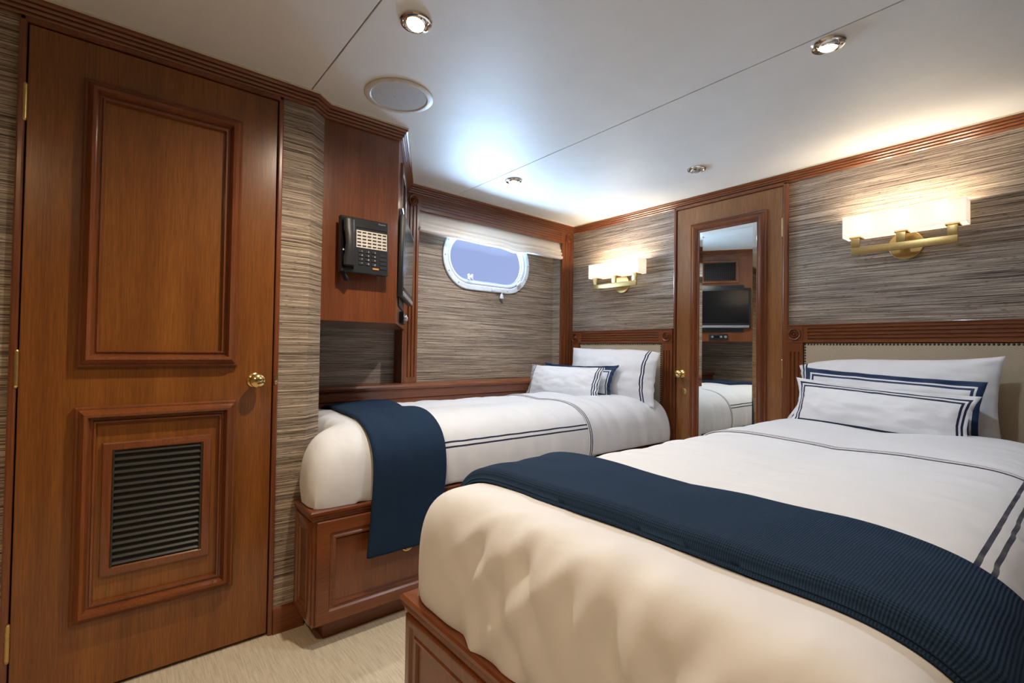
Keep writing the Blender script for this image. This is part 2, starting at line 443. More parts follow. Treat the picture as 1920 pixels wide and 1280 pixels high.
# hull wall with the porthole opening
PC, PZ, PA, PB = 0.667, 1.592, 0.366, 0.205   # centre u, z, half sizes of the ring
def stadium(a, b, n=40, p=2.35):
    out = []
    r = b; s = a-b
    for i in range(n):
        t = 2*pi*i/n; c, q = cos(t), sin(t)
        out.append((s*(1 if c > 1e-9 else -1 if c < -1e-9 else 0)+r*c*1.0, r*q))
    return out
def oval(a, b, n=56):
    s = a-b; half = n//2; out = []
    for i in range(half): t = -pi/2+pi*i/(half-1); out.append((s+b*cos(t), b*sin(t)))
    for i in range(half): t = pi/2+pi*i/(half-1); out.append((-s+b*cos(t), b*sin(t)))
    return out
w = MB(TW)
U0, U1 = -0.75, UL+0.15
hole = [(PC+x, PZ+y) for x, y in oval(PA-0.03, PB-0.03)]
def ray_out(c):
    dx, dz = c[0]-PC, c[1]-PZ; k = 1e9
    for v, lo, hi, o in ((dx, U0, U1, PC), (dz, 0.0, HC+0.02, PZ)):
        if v > 1e-9: k = min(k, (hi-o)/v)
        if v < -1e-9: k = min(k, (lo-o)/v)
    return (PC+dx*k, PZ+dz*k)
ring_in = [w._v((u, z, -REC)) for u, z in hole]; ring_out = [w._v((*ray_out(c), -REC)) for c in hole]
n = len(hole)
WL, HL = U1-U0, HC+0.02
def perim(c):      # distance round the wall outline, counter-clockwise from the lower right corner
    u, z = c
    if abs(u-U1) < 1e-6: return z
    if abs(z-HL) < 1e-6: return HL+(U1-u)
    if abs(u-U0) < 1e-6: return HL+WL+(HL-z)
    return 2*HL+WL+(u-U0)
CORN = [(0.0, (U1, 0.0)), (HL, (U1, HL)), (HL+WL, (U0, HL)), (2*HL+WL, (U0, 0.0))]
for i in range(n):
    j = (i+1) % n
    ta, tb = perim(ray_out(hole[i])), perim(ray_out(hole[j])); P_ = 2*(HL+WL)
    if tb <= ta: tb += P_
    mid = sorted((t+o_, c) for t, c in CORN for o_ in (0, P_) if ta+1e-6 < t+o_ < tb-1e-6)
    fan = [ring_out[i]]+[w._v((*c, -REC)) for t, c in mid]+[ring_out[j]]
    for q0, q1 in zip(fan[:-1], fan[1:]): w.face((ring_in[i], q0, q1))
    w.face((ring_in[i], fan[-1], ring_in[j]))
rb = [w._v((u, z, -REC-0.035)) for u, z in hole]
for i in range(n):
    j = (i+1) % n; w.face((ring_in[i], ring_in[j], rb[j], rb[i]))
w.build('wall_back', M_grass, orient=-ey, kind='structure')
# outer hull skin with same opening (keeps the room light tight)
w = MB(TW)
for x0, x1, z0, z1 in ((U0-0.3, PC-PA-0.12, -0.1, 2.1), (PC+PA+0.12, U1+0.3, -0.1, 2.1), (PC-PA-0.12, PC+PA+0.12, -0.1, PZ-PB-0.08), (PC-PA-0.12, PC+PA+0.12, PZ+PB+0.08, 2.1)):
    w.box(x0, x1, z0, z1, -REC-0.15, -REC-0.12)
w.build('wall_hull', M_white, kind='structure')
# short return of the window recess beside the right pilaster (papered)
MB(TW).box(UL-0.125, UL+0.1, 0.2, HC, -REC, -0.02).build('wall_recess', M_grass, kind='structure')
w = MB(); w.box(WX, WX+0.1, YN_-0.1, 2.9, 0, HC+0.05); w.build('wall_right', M_grass, kind='structure')
w = MB(); w.box(XN-0.1, WX+0.1, YN_-0.1, YN_, 0, HC+0.05); w.build('wall_front', M_grass, kind='structure')
w = MB(); w.box(XN-0.1, XN, YN_, DY+0.1, 0, HC+0.05); w.build('wall_far_left', M_grass, kind='structure')
MB(TD).box(DX0-0.3, DX1+0.1, -0.05, HC, -0.16, -0.12).build('wall_passage', M_dark, kind='structure')

# ------------------------------------------------------------------ crown moulding (mitred pieces)
CROWN = [(0.0, 1.882), (0.009, 1.882), (0.013, 1.886), (0.013, 1.890), (0.009, 1.892), (0.015, 1.893), (0.020, 1.897), (0.020, 1.901), (0.016, 1.903), (0.022, 1.904), (0.027, 1.908), (0.027, 1.911), (0.023, 1.913), (0.030, 1.914), (0.036, 1.918), (0.037, 1.9245), (0.0, 1.9245)]
STRIP = [(0.0, 1.9245), (0.040, 1.9245), (0.040, 1.9305), (0.0, 1.9305)]
path = [Vector((XN, DY, 0)), Vector((0.545, DY, 0)), Vector((0.605, 1.890, 0)), F0, F1, Vector((WX, UY+0.053, 0)), Vector((WX, YN_, 0))]
def offs(i, d):
    P = path[i]
    def nrm(a, b): t = (b-a).normalized(); return Vector((t.y, -t.x, 0))
    if i == 0: return P+nrm(path[0], path[1])*d
    if i == len(path)-1: return P+nrm(path[-2], path[-1])*d
    n1, n2 = nrm(path[i-1], path[i]), nrm(path[i], path[i+1]); b = (n1+n2).normalized()
    return P+b*(d/b.dot(n1))
for k in range(len(path)-1):
    mat = (M_wx, M_wx, M_wx, M_wy, M_wx, M_wy)[k]
    mb = MB(); mb.loft([[(*offs(i, d).xy, z) for d, z in CROWN] for i in (k, k+1)])
    t = mb.build('trim_%d' % (k+1), mat, kind='structure')
    mb = MB(); mb.loft([[(*offs(i, d).xy, z) for d, z in STRIP] for i in (k, k+1)])
    mb.build('ceiling_bead', M_cream, t)

# ------------------------------------------------------------------ door_1 (big panelled door)
d1 = struct('door_1', (DX0, DY, 0))
MB(TD).box(DX0+0.003, DX1-0.003, 0.012, DZ-0.003, -0.035, 0.004, 0.002).build('leaf', M_doorwood, d1)
fr = MB(TD)
for x0, x1, z0, z1 in ((DX0-0.016, DX0, 0, DZ+0.016), (DX1, DX1+0.016, 0, DZ+0.016), (DX0-0.016, DX1+0.016, DZ, DZ+0.016)):
    fr.box(x0, x1, z0, z1, -0.05, 0.011, 0.004)
fr.build('door_frame', M_wz, d1)
MB(TD).box(DX0, DX1, 0, DZ, -0.045, -0.038).build('gap_shadow', M_dark, d1)
BOL = [(0.0, 0.004), (0.0, 0.012), (0.004, 0.015), (0.008, 0.014), (0.012, 0.020), (0.020, 0.026), (0.027, 0.024), (0.032, 0.016), (0.034, 0.010), (0.038, 0.010), (0.040, 0.013), (0.044, 0.013), (0.046, 0.004)]
for z0, z1 in ((0.935, 1.755), (0.212, 0.822)):
    frame_mould(TD, -0.083, 0.318, z0, z1, [(i*1.08, 0.004+(h-0.004)*1.55) for i, h in BOL]).build('panel_moulding', M_wz, d1, smooth=AUTO)
vg = frame_mould(TD, -0.021, 0.250, 0.328, 0.716, [(0, 0.004), (0.002, 0.014), (0.006, 0.016), (0.022, 0.014), (0.026, 0.010), (0.026, 0.003)]).build('vent_frame', M_wz, d1, smooth=AUTO)
MB(TD).box(0.004, 0.225, 0.353, 0.692, 0.003, 0.0052).build('vent_backing', M_dark, vg)
nsl = 18
for k in range(nsl):
    zc = lerp(0.362, 0.684, k/(nsl-1))
    mb = MB(TD)
    mb.loft([[(x, zc-0.0042, 0.0128), (x, zc-0.0018, 0.0135), (x, zc+0.0046, 0.0062), (x, zc+0.0026, 0.0055)] for x in (0.007, 0.222)])
    mb.build('slat', M_grillemetal, vg)
for x0, x1 in ((0.004, 0.008), (0.221, 0.225)):
    MB(TD).box(x0, x1, 0.353, 0.692, 0.005, 0.014).build('grille_side', M_grillemetal, vg)
def hinge(T, a, zc, h, parent):
    mb = MB(T); mb.cyl((a, zc-h/2, 0.008), (a, zc+h/2, 0.008), 0.0055, n=12)
    for s in (-1, 1): mb.lathe((a, zc+s*h/2, 0.008), (0, s, 0), [(0.0055, 0), (0.006, 0.002), (0.004, 0.006), (0, 0.008)], 12)
    for q in (-0.3, -0.1, 0.1, 0.3): mb.cyl((a, zc+h*q-0.001, 0.008), (a, zc+h*q+0.001, 0.008), 0.0060, n=12)
    mb.build('hinge', M_satin, parent, smooth=AUTO)
for zc in (1.650, 0.932, 0.207): hinge(TD, DX0-0.001, zc, 0.09, d1)
def knob(T, a, z, parent, d0=0.004, s=1.0):
    mb = MB(T)
    mb.lathe((a, z, d0), (0, 0, 1), [(0.024*s, 0), (0.024*s, 0.003), (0.018*s, 0.007), (0.010*s, 0.010), (0.009*s, 0.020), (0.013*s, 0.026), (0.020*s, 0.032), (0.0235*s, 0.041), (0.022*s, 0.050), (0.016*s, 0.056), (0.006*s, 0.059), (0, 0.0595)], 28)
    return mb.build('knob', M_brass, parent, smooth=AUTO)
knob(TD, 0.372, 0.886, d1)
mb = MB(TD); mb.box(DX1+0.004, DX1+0.012, 0.868, 0.902, 0.011, 0.013, 0.001); mb.box(DX1+0.002, DX1+0.008, 0.875, 0.893, 0.011, 0.0165, 0.002); mb.build('strike_plate', M_brass, d1, smooth=AUTO)

# baseboards
mb = MB(TD); mb.loft([[(x, 0, 0), (x, 0, 0.014), (x, 0.075, 0.014), (x, 0.085, 0.008), (x, 0.09, 0.0)] for x in (DX1+0.016, 0.548)])
mb.build('baseboard_left', M_wx, kind='structure')
mb = MB(TD); mb.loft([[(x, 0, 0), (x, 0, 0.014), (x, 0.075, 0.014), (x, 0.085, 0.008), (x, 0.09, 0.0)] for x in (XN, DX0-0.016)])
mb.build('baseboard_far_left', M_wx, kind='structure')

# ------------------------------------------------------------------ hanging cabinet with vent grille and stereo controls
cab = thing('wall_cabinet', 'red mahogany hanging cabinet with angled end carrying phone and television', 'cabinet', (0.76, 1.95, 1.106))
CZ0, CZ1 = 1.106, 1.9245
mb = MB()
pl = [(0.6055, 1.8905), (F0.x, F0.y), (F1.x, F1.y), (F1.x, 2.545), (0.6055, 2.50)]
mb.loft([[(x, y, z) for x, y in pl] for z in (CZ0, CZ1)])
mb.build('body', M_wz, cab)
gv = frame_mould(TF, 0.13, 0.44, 1.632, 1.840, [(0, 0.0), (0, 0.010), (0.004, 0.013), (0.016, 0.012), (0.022, 0.007), (0.024, 0.001)]).build('grille_frame', M_wz, cab, smooth=AUTO)
MB(TF).box(0.15, 0.42, 1.652, 1.820, 0.0005, 0.0015).build('grille_backing', M_dark, gv)
mb = MB(TF)
for i in range(17): s_ = lerp(0.158, 0.412, i/16); mb.box(s_-0.0015, s_+0.0015, 1.654, 1.818, 0.003, 0.007)
for i in range(11): z_ = lerp(1.662, 1.810, i/10); mb.box(0.154, 0.416, z_-0.0012, z_+0.0012, 0.002, 0.006)
mb.build('grille_lattice', M_grillemetal, gv, kind='stuff')
cp = MB(TF).box(0.215, 0.375, 1.119, 1.174, 0.0, 0.020, 0.003).build('control_panel', M_black, cab, smooth=AUTO)
for s_, r in ((0.235, 0.012), (0.272, 0.009), (0.345, 0.010)):
    MB(TF).lathe((s_, 1.147, 0.020), (0, 0, 1), [(r, 0), (r, 0.010), (r*0.8, 0.013), (0, 0.013)], 16).build('dial', M_silver, cp, smooth=AUTO)
MB(TF).box(0.290, 0.328, 1.138, 1.156, 0.020, 0.0215).build('display', M_gloss, cp)

# television on its bracket
M_gloss.node_tree.nodes['Principled BSDF'].inputs['Roughness'].default_value = 0.14
tv = thing('television', 'slim black flat television on a wall bracket at the cabinet end', 'television', TF((0.275, 1.39, 0.0)))
MB(TF).box(0.085, 0.470, 1.190, 1.612, 0.001, 0.006, 0.002).build('mount_plate', M_black, tv, smooth=AUTO)
def TT(p):      # tilted set: top leans out
    s_, z, d = p; t = radians(1.0); dz = z-1.39
    return TF((s_, 1.39+dz*cos(t)-d*sin(t), -0.009+0.022*(s_-0.03)/0.49+d*cos(t)+dz*sin(t)))
MB(TF).box(0.20, 0.35, 1.32, 1.47, 0.006, 0.014, 0.002).build('mount_arm', M_black2, tv, smooth=AUTO)
MB(TT).box(0.030, 0.520, 1.225, 1.582, 0.012, 0.034, 0.006).build('casing', M_black, tv, smooth=AUTO)
MB(TT).box(0.050, 0.500, 1.270, 1.562, 0.0342, 0.0352).build('screen', M_gloss, tv)
MB(TT).box(0.045, 0.505, 1.229, 1.250, 0.034, 0.039, 0.003).build('speaker_bar', M_silver, tv, smooth=AUTO)

# ------------------------------------------------------------------ window wall joinery
PW = 0.083     # pilaster width
pr = [0]
def TWl(p): l, w_, d = p; return TW((w_, l, d))      # upright boards
t = fluted(TWl, 0.79, 1.884, 0.0, PW, -0.012, 0.0, 3, 0.05).build('trim_7', M_wz, kind='structure')
MB(TW).box(-0.012, 0.006, 0.79, 1.884, -REC+0.001, -0.001).build('pilaster_side', M_wz, t)
t = fluted(TWl, 0.79, 1.884, UL-0.125, UL-0.002, -0.018, 0.0, 3, 0.05).build('trim_8', M_wz, kind='structure')
def TWh(p): l, w_, d = p; return TW((l, w_, d))
t = fluted(TWh, PW, UL-0.125, 1.797, 1.884, -0.02, 0.001, 4, 0.012, dep=0.0022, fl=0.5).build('trim_9', M_wx, kind='structure')
for u, s_ in ((PW*0.5, 0.032), (UL-0.062, 0.032)):
    rosette(TW((u, 1.842, 0.001)), tuple(-ey), s_, t, M_wz)
# ledge along the hull side of the far bed
mb = MB(TW)
led = [(0.808, -REC), (0.808, 0.025), (0.803, 0.040), (0.792, 0.046), (0.780, 0.042), (0.774, 0.030), (0.766, 0.026), (0.730, 0.026), (0.722, 0.018), (0.60, 0.018), (0.60, -REC)]
mb.loft([[(u, z, d) for z, d in led] for u in (-0.66, UL-0.003)])
mb.build('trim_10', M_wx, kind='structure')

# ------------------------------------------------------------------ window_1: the porthole
win = struct('window_1', TW((PC, PZ, -REC)))
def ringprof(prof, name, mat, parent):
    mb = MB(TW); rings = [[(PC+x, PZ+y, h) for x, y in oval(PA-i, PB-i)] for i, h in prof]
    mb.loft(rings, True, False); return mb.build(name, mat, parent, smooth=AUTO)
D0 = -REC
ringprof([(0.0, D0-0.002), (0.0, D0+0.010), (0.004, D0+0.013), (0.030, D0+0.013), (0.034, D0+0.010), (0.036, D0-0.03), (0.036, D0-0.05)], 'ring', M_white, win)
ringprof([(0.034, D0-0.012), (0.040, D0+0.004), (0.046, D0+0.008), (0.056, D0+0.006), (0.060, D0-0.004), (0.060, D0-0.022), (0.030, D0-0.034)], 'inner_rim', M_white, win)
ringprof([(0.058, D0-0.004), (0.064, D0-0.004), (0.066, D0-0.008), (0.058, D0-0.009)], 'gasket', M_rubber, win)
mb = MB(TW); pts = oval(PA-0.058, PB-0.058); mb.loft([[(PC+x, PZ+y, h) for x, y in pts] for h in (D0-0.014, D0-0.009)]); mb.build('glass_pane', M_glass, win)
for k in range(12):
    q = oval(PA-0.016, PB-0.016, 96)[k*8]
    MB(TW).lathe((PC+q[0], PZ+q[1], D0+0.012), (0, 0, 1), [(0.005, 0), (0.005, 0.002), (0.003, 0.004), (0, 0.0045)], 10).build('bolt', M_rubber, win, smooth=AUTO)
for u, z in ((PC-0.165, PZ-0.128), (PC+0.255, PZ-0.128)):
    mb = MB(TW); mb.lathe((u, z, D0+0.010), (0, 0, 1), [(0.009, 0), (0.009, 0.018), (0.011, 0.020), (0.011, 0.030), (0, 0.033)], 14)
    for k in range(4):
        a = pi/4+k*pi/2
        mb.cyl((u, z, D0+0.024), (u+0.024*cos(a), z+0.024*sin(a), D0+0.026), 0.0055, 0.0065, 8)
    mb.build('clamp_knob', M_white, win, smooth=AUTO)
mb = MB(TW); mb.box(PC+0.05, PC+0.13, PZ-PB+0.004, PZ-PB+0.030, D0+0.012, D0+0.022, 0.003)
mb.box(PC+0.015, PC+0.04, PZ-PB+0.006, PZ-PB+0.028, D0+0.012, D0+0.020, 0.003); mb.build('hinge_block', M_white, win, smooth=AUTO)
mb = MB(TW); mb.lathe((PC+0.105, PZ-PB+0.004, D0+0.018), (0, -1, 0), [(0.004, -0.01), (0.004, 0.012), (0.010, 0.014), (0.013, 0.040), (0.010, 0.044), (0, 0.044)], 14)
mb.build('pull', M_white, win, smooth=AUTO)

# roman blind, drawn up
def blind():
    n = 60; us = lins(PW+0.002, UL-0.127, n)
    prof = [(1.800, -0.030), (1.775, -0.022), (1.752, -0.014), (1.738, -0.006), (1.734, -0.016), (1.728, -0.004), (1.714, 0.004), (1.706, -0.008), (1.700, 0.006), (1.690, 0.012), (1.680, 0.006), (1.677, -0.012), (1.684, -0.030), (1.70, -0.040), (1.74, -0.044), (1.800, -0.040)]
    mb = MB(TW)
    def fn(k, u):
        z, d = prof[int(k)]; x = (u-us[0])/(us[-1]-us[0])
        dip = max(0, 1-abs(x-0.62)/0.10); sag = -0.006*sin(pi*x)
        f = (1.80-z)/0.12
        dz = f*(sag - 0.012*dip + 0.005*noise.noise(Vector((u*6, z*30, 1.3))))
        dd = f*(0.004*noise.noise(Vector((u*9, z*25, 4.2))) - 0.012*dip*dip)
        return (u, z+dz, d+dd)
    mb.grid(fn, list(range(len(prof))), us)
    return mb.build('roman_blind', M_blind, None, smooth=True, base=TW((PC, 1.80, -0.03)))
tag(blind(), 'cream roman blind drawn up in folds above the porthole', 'blind')

# ------------------------------------------------------------------ headboard wall: door_2 with mirror
d2 = struct('door_2', (WX, 1.335, 0))
A0, A1, DZ2 = 1.036, 1.643, 1.868
MB(TR).box(A0, A1, 0.01, DZ2, 0.0, 0.012, 0.002).build('leaf', M_door2, d2)
fr = MB(TR)
for y0, y1, z0, z1 in ((A0-0.026, A0-0.003, 0, DZ2+0.018), (A1+0.003, A1+0.019, 0, DZ2+0.018), (A0-0.026, A1+0.019, DZ2+0.003, DZ2+0.020)):
    fr.box(y0, y1, z0, z1, 0.0, 0.020, 0.004)
fr.build('door_frame', M_wz, d2)
MB(TR).box(A0-0.003, A1+0.003, 0, DZ2+0.003, 0.0, 0.004).build('gap_shadow', M_dark, d2)
MP = [(0.0, 0.012), (0.0, 0.020), (0.005, 0.024), (0.010, 0.022), (0.014, 0.027), (0.024, 0.033), (0.033, 0.031), (0.039, 0.024), (0.043, 0.016), (0.048, 0.017), (0.052, 0.018), (0.056, 0.013)]
frame_mould(TR, 1.112, 1.550, 0.20, 1.764, MP).build('mirror_moulding', M_wz, d2, smooth=AUTO)
ml, mh = 1.165, 1.496
mb = MB(TR); bv = 0.022
yc_ = (ml+mh)/2; tl = lambda y: 0.0150+0.014*(y-yc_)
mb.loft([[(y, z, d) for y, z in ((ml+bv, 0.274), (mh-bv, 0.274), (mh-bv, 1.69), (ml+bv, 1.69)) for d in [tl(y) if k else 0.0125]] for k in (0, 1)])
mb.build('mirror', M_mirror, d2)
mb = frame_mould(TR, ml, mh, 0.252, 1.712, [(0, 0.0128), (bv, 0.0150)]); mb.build('mirror_bevel', M_mirror, d2)
for zc in (1.654, 0.924): hinge(lambda p: (WX-p[2]-0.006, p[0], p[1]), A0, zc, 0.085, d2)
kb = knob(lambda p: TR((p[0], p[1], p[2])), 1.604, 0.872, d2, 0.012, 1.0)
mb = MB(TR); mb.box(1.642, 1.656, 0.852, 0.892, 0.02, 0.0215, 0.001); mb.box(1.640, 1.650, 0.862, 0.882, 0.02, 0.025, 0.002); mb.build('strike_plate', M_brass, d2, smooth=AUTO)
mb = MB(TR); mb.lathe((1.590, 0.766, 0.012), (0, 0, 1), [(0.019, 0), (0.019, 0.002), (0.016, 0.0035), (0, 0.0035)], 24); kp = mb.build('keyhole_plate', M_satin, d2, smooth=AUTO)
for dz in (-0.010, 0, 0.010): MB(TR).lathe((1.590, 0.766+dz, 0.0152), (0, 0, 1), [(0.0028, 0), (0.0028, 0.0006), (0, 0.0006)], 10).build('keyhole', M_dark, kp)

# ------------------------------------------------------------------ headboards
def headboard(y0, y1, label, loc):
    hb = thing('headboard', label, 'headboard', (WX, (y0+y1)/2, 0.46), 'headboards of the two beds')
    zt, zr, pw = 1.142, 1.058, 0.072
    def Th(p): l, w_, d = p; return TR((l, w_, d))
    def Tv(p): l, w_, d = p; return TR((w_, l, d))
    fluted(Th, y0+pw, y1-pw, zr, zt, 0.0, 0.030, 4, 0.022, dep=0.004).build('top_rail', M_wy, hb)
    for a, b in ((y0, y0+pw), (y1-pw, y1)):
        MB(TR).box(a, b, zr, zt, 0.0, 0.033, 0.002).build('corner_block', M_wy, hb)
        rosette(TR(((a+b)/2, (zr+zt)/2, 0.033)), (-1, 0, 0), 0.030, hb, M_wz)
        fluted(Tv, 0.46, zr, a, b, 0.0, 0.030, 3, 0.045, dep=0.004).build('post', M_wz, hb)
    MB(TR).box(y0, y1, zt, zt+0.006, 0.0, 0.036, 0.002).build('cap', M_wy, hb)
    ph = MB(TR).box(y0+pw+0.002, y1-pw-0.002, 0.47, zr-0.002, 0.0, 0.026, 0.009).build('padded_panel', M_uph, hb, smooth=AUTO)
    mb = MB(TR); pts = []
    a, b, z0, z1 = y0+pw+0.009, y1-pw-0.009, 0.50, zr-0.009
    nn = int((b-a)/0.0135)
    for i in range(nn+1): pts.append((lerp(a, b, i/nn), z1))
    nn = int((z1-z0)/0.0135)
    for i in range(1, nn+1):
        for e in (a, b): pts.append((e, lerp(z1, z0, i/nn)))
    for y, z in pts: mb.lathe((y, z, 0.024), (0, 0, 1), [(0.0050, 0), (0.0046, 0.0026), (0.0028, 0.0045), (0, 0.0052)], 8)
    mb.build('nail_heads', M_nail, ph, smooth=True, kind='stuff')
    return hb
headboard(1.662, 2.500, 'padded headboard in a fluted mahogany frame at the far bed beside the porthole', 0)
headboard(0.085, 1.006, 'wider padded headboard in a fluted mahogany frame behind the near bed', 0)

# ------------------------------------------------------------------ sconces
def sconce(yc, z0, label):
    t = thing('wall_sconce', label, 'wall lamp', (WX, yc, z0-0.04), 'brass sconces above the headboards')
    H, LN = 0.094, 0.208
    mb = MB(TR)
    for a, b, c, d in ((-LN, LN, 0.112, 0.1135), (-LN, LN, 0.028, 0.0295)): mb.box(yc+a, yc+b, z0, z0+H, c, d)
    for a, b in ((-LN, -LN+0.0015), (LN-0.0015, LN)): mb.box(yc+a, yc+b, z0, z0+H, 0.0295, 0.112)
    mb.build('shade', M_shade, t)
    MB(TR).box(yc-LN+0.003, yc+LN-0.003, z0+0.003, z0+0.006, 0.031, 0.110).build('diffuser', M_diff, t)
    mb = MB(TR)
    mb.box(yc-0.180, yc+0.180, z0-0.078, z0-0.046, 0.088, 0.098, 0.0012)
    for a in (-0.180, -0.016, 0.148): mb.box(yc+a, yc+a+0.032, z0-0.0462, z0+0.003, 0.088, 0.098, 0.0012)
    for a in (-0.180, -0.016, 0.148): mb.box(yc+a-0.006, yc+a+0.038, z0-0.004, z0+0.0025, 0.045, 0.100, 0.001)
    mb.build('bracket', M_satin, t, smooth=AUTO)
    mb = MB(TR); mb.lathe((yc, z0-0.047, 0.0), (0, 0, 1), [(0.062, 0), (0.062, 0.010), (0.059, 0.0125), (0, 0.0125)], 40); mb.build('backplate', M_satin, t, smooth=AUTO)
    mb = MB(TR); mb.cyl((yc, z0-0.060, 0.012), (yc, z0-0.060, 0.089), 0.010); mb.build('stem', M_satin, t, smooth=AUTO)
    for a in (-0.135, 0, 0.135):
        mb = MB(TR); mb.lathe((yc+a, z0+0.012, 0.07), (0, 1, 0), [(0.008, 0), (0.008, 0.02), (0.014, 0.032), (0.016, 0.045), (0.012, 0.058), (0, 0.064)], 14)
        mb.build('bulb', M_lens_dim, t, smooth=True)
        light('bulb_light', 'POINT', TR((yc+a, z0+0.060, 0.088)), 4.0, (1.0, 0.84, 0.63), t, shadow_soft_size=0.03)
    return t
sconce(2.062, 1.507, 'brass sconce with a long white shade above the far bed')
sconce(0.534, 1.530, 'brass sconce with a long white shade above the near bed')

# ------------------------------------------------------------------ downlights and speaker
def downlight(x, y, label, lens, tilt=(0, 0), spot=None, col=WARM, aim=None):
    t = thing('downlight', label, 'ceiling light', (x, y, HC), 'recessed ceiling spots')
    MB().lathe((x, y, HC), (0, 0, -1), [(0.046, -0.001), (0.046, 0.004), (0.043, 0.008), (0.038, 0.009), (0.032, 0.005), (0.030, 0.003), (0, 0.003)], 36).build('trim_ring', M_chrome, t, smooth=AUTO)
    ax = Vector((tilt[0], tilt[1], -1)).normalized()
    MB().lathe((x, y, HC-0.003), tuple(ax), [(0.031, -0.004), (0.031, 0.007), (0.027, 0.010), (0.023, 0.008)], 32, cap=False).build('gimbal', M_chrome, t, smooth=AUTO)
    MB().lathe((x, y, HC-0.003), tuple(ax), [(0.0245, 0.004), (0.0245, 0.009), (0.018, 0.014), (0.010, 0.017), (0, 0.018)], 28).build('lens', lens, t, smooth=AUTO)
    if spot:
        tg = aim or (x, y, 0)
        light('spot_light', 'SPOT', (x, y, HC-0.030), spot, col, t, target=tg, spot_size=radians(168), spot_blend=0.9, shadow_soft_size=0.02)
downlight(0.641, 1.229, 'bright chrome downlight near the round ceiling speaker', M_lens, (-0.25, -0.1), SPOT)
downlight(1.629, 0.511, 'lit gold-rimmed downlight over the near bed, beside the ceiling seam', M_lens, (0.1, 0.15), SPOT*0.48, (0.76, 0.87, 1.0))
downlight(2.250, 1.288, 'dim chrome downlight in front of the mirrored door', plain('lens_unlit', (0.35, 0.33, 0.30), 0.15), (0.2, 0.0), None)
downlight(1.667, 2.034, 'small lit downlight over the far bed, nearest the porthole', M_lens, (0, 0), SPOT*0.6, (0.98, 0.97, 0.95))
downlight(-0.45, 0.35, 'chrome downlight in the ceiling in front of the big panelled door', M_lens, (0, 0), SPOT*1.0, (1.0, 0.70, 0.41))
sp = thing('ceiling_speaker', 'round flush ceiling speaker with grey cloth grille by the cabinet', 'speaker', (0.790, 1.636, HC))
MB().lathe((0.790, 1.636, HC), (0, 0, -1), [(0.124, -0.001), (0.124, 0.003), (0.119, 0.006), (0.104, 0.007), (0.100, 0.004), (0.100, 0.001)], 56, cap=False).build('rim', M_spkring, sp, smooth=AUTO)
MB().lathe((0.790, 1.636, HC), (0, 0, -1), [(0.0995, 0.001), (0.0995, 0.004), (0.06, 0.006), (0, 0.007)], 56).build('grille', M_spk, sp, smooth=AUTO)

# ------------------------------------------------------------------ wall telephone
ph = thing('wall_telephone', 'black corded office telephone mounted on the red cabinet side', 'telephone', (0.75, 1.89, 1.40))
PX0, PX1, PZ0, PZ1 = 0.656, 0.849, 1.292, 1.508
def TP(p): return (p[0], 1.89-p[2], p[1])
mb = MB(TP)
mb.loft([[(PX0+e, PZ0+e, a), (PX1-e, PZ0+e, a), (PX1-e, PZ1-e, b), (PX0+e, PZ1-e, b)] for e, a, b in ((0.02, 0.0, 0.0), (0.02, 0.025, 0.025), (0, 0.034, 0.030), (0, 0.060, 0.052), (0.003, 0.063, 0.055))])
mb.build('body', M_black, ph)
def TQ(p):   # on the sloping face
    x, z, d = p; k = (z-PZ0)/(PZ1-PZ0); return TP((x, z, lerp(0.063, 0.055, k)+d))
hs = MB(TQ)
def hsec(z, w_, d0, d1): x = 0.682; return [(x+w_*cx, z, lerp(d0, d1, (cy+1)/2)) for cx, cy in [(cos(2*pi*i/16)*1.0, sin(2*pi*i/16)) for i in range(16)]]
hs.loft([hsec(z, w_, a, b) for z, w_, a, b in ((1.312, 0.012, 0.004, 0.020), (1.316, 0.021, 0.001, 0.028), (1.345, 0.0215, 0.001, 0.032), (1.365, 0.018, 0.008, 0.036), (1.40, 0.0165, 0.014, 0.038), (1.435, 0.018, 0.008, 0.036), (1.455, 0.0215, 0.001, 0.032), (1.492, 0.021, 0.001, 0.028), (1.497, 0.012, 0.004, 0.020))])
hs.build('handset', M_black2, ph, smooth=AUTO)
MB(TQ).box(0.658, 0.7065, 1.304, 1.502, -0.002, 0.0012).build('cradle', M_gloss, ph)
lb = MB(TQ).box(0.716, 0.842, 1.392, 1.460, 0.0, 0.0025).build('line_key_label', M_label, ph)
mb = MB(TQ)
for r in range(5):
    for c in range(6):
        x = 0.7265+c*0.0208; z = 1.4525-r*0.0131
        mb.box(x-0.0075, x+0.0075, z-0.0022, z+0.0018, 0.0025, 0.0045)
mb.build('line_keys', M_black, lb, kind='stuff')
mb = MB(TQ)
for r in range(4):
    for c in range(3):
        x = 0.735+c*0.0265; z = 1.378-r*0.0160; mb.box(x-0.0095, x+0.0095, z-0.005, z+0.005, 0.0, 0.0035, 0.001)
for r in range(4): z = 1.370-r*0.0165; mb.box(0.812, 0.840, z-0.005, z+0.005, 0.0, 0.003, 0.001)
mb.build('dial_keys', M_black2, ph, kind='stuff')
MB(TQ).box(0.782, 0.808, 1.3105, 1.3175, 0.0, 0.0035, 0.001).build('amber_key', M_orange, ph)
MB(TQ).box(0.716, 0.842, 1.470, 1.472, 0.0, 0.0008).build('groove', M_gloss, ph)
MB(TQ).box(0.6625, 0.6705, 1.372, 1.378, 0.0012, 0.0035).build('hook_mark', M_print, ph)
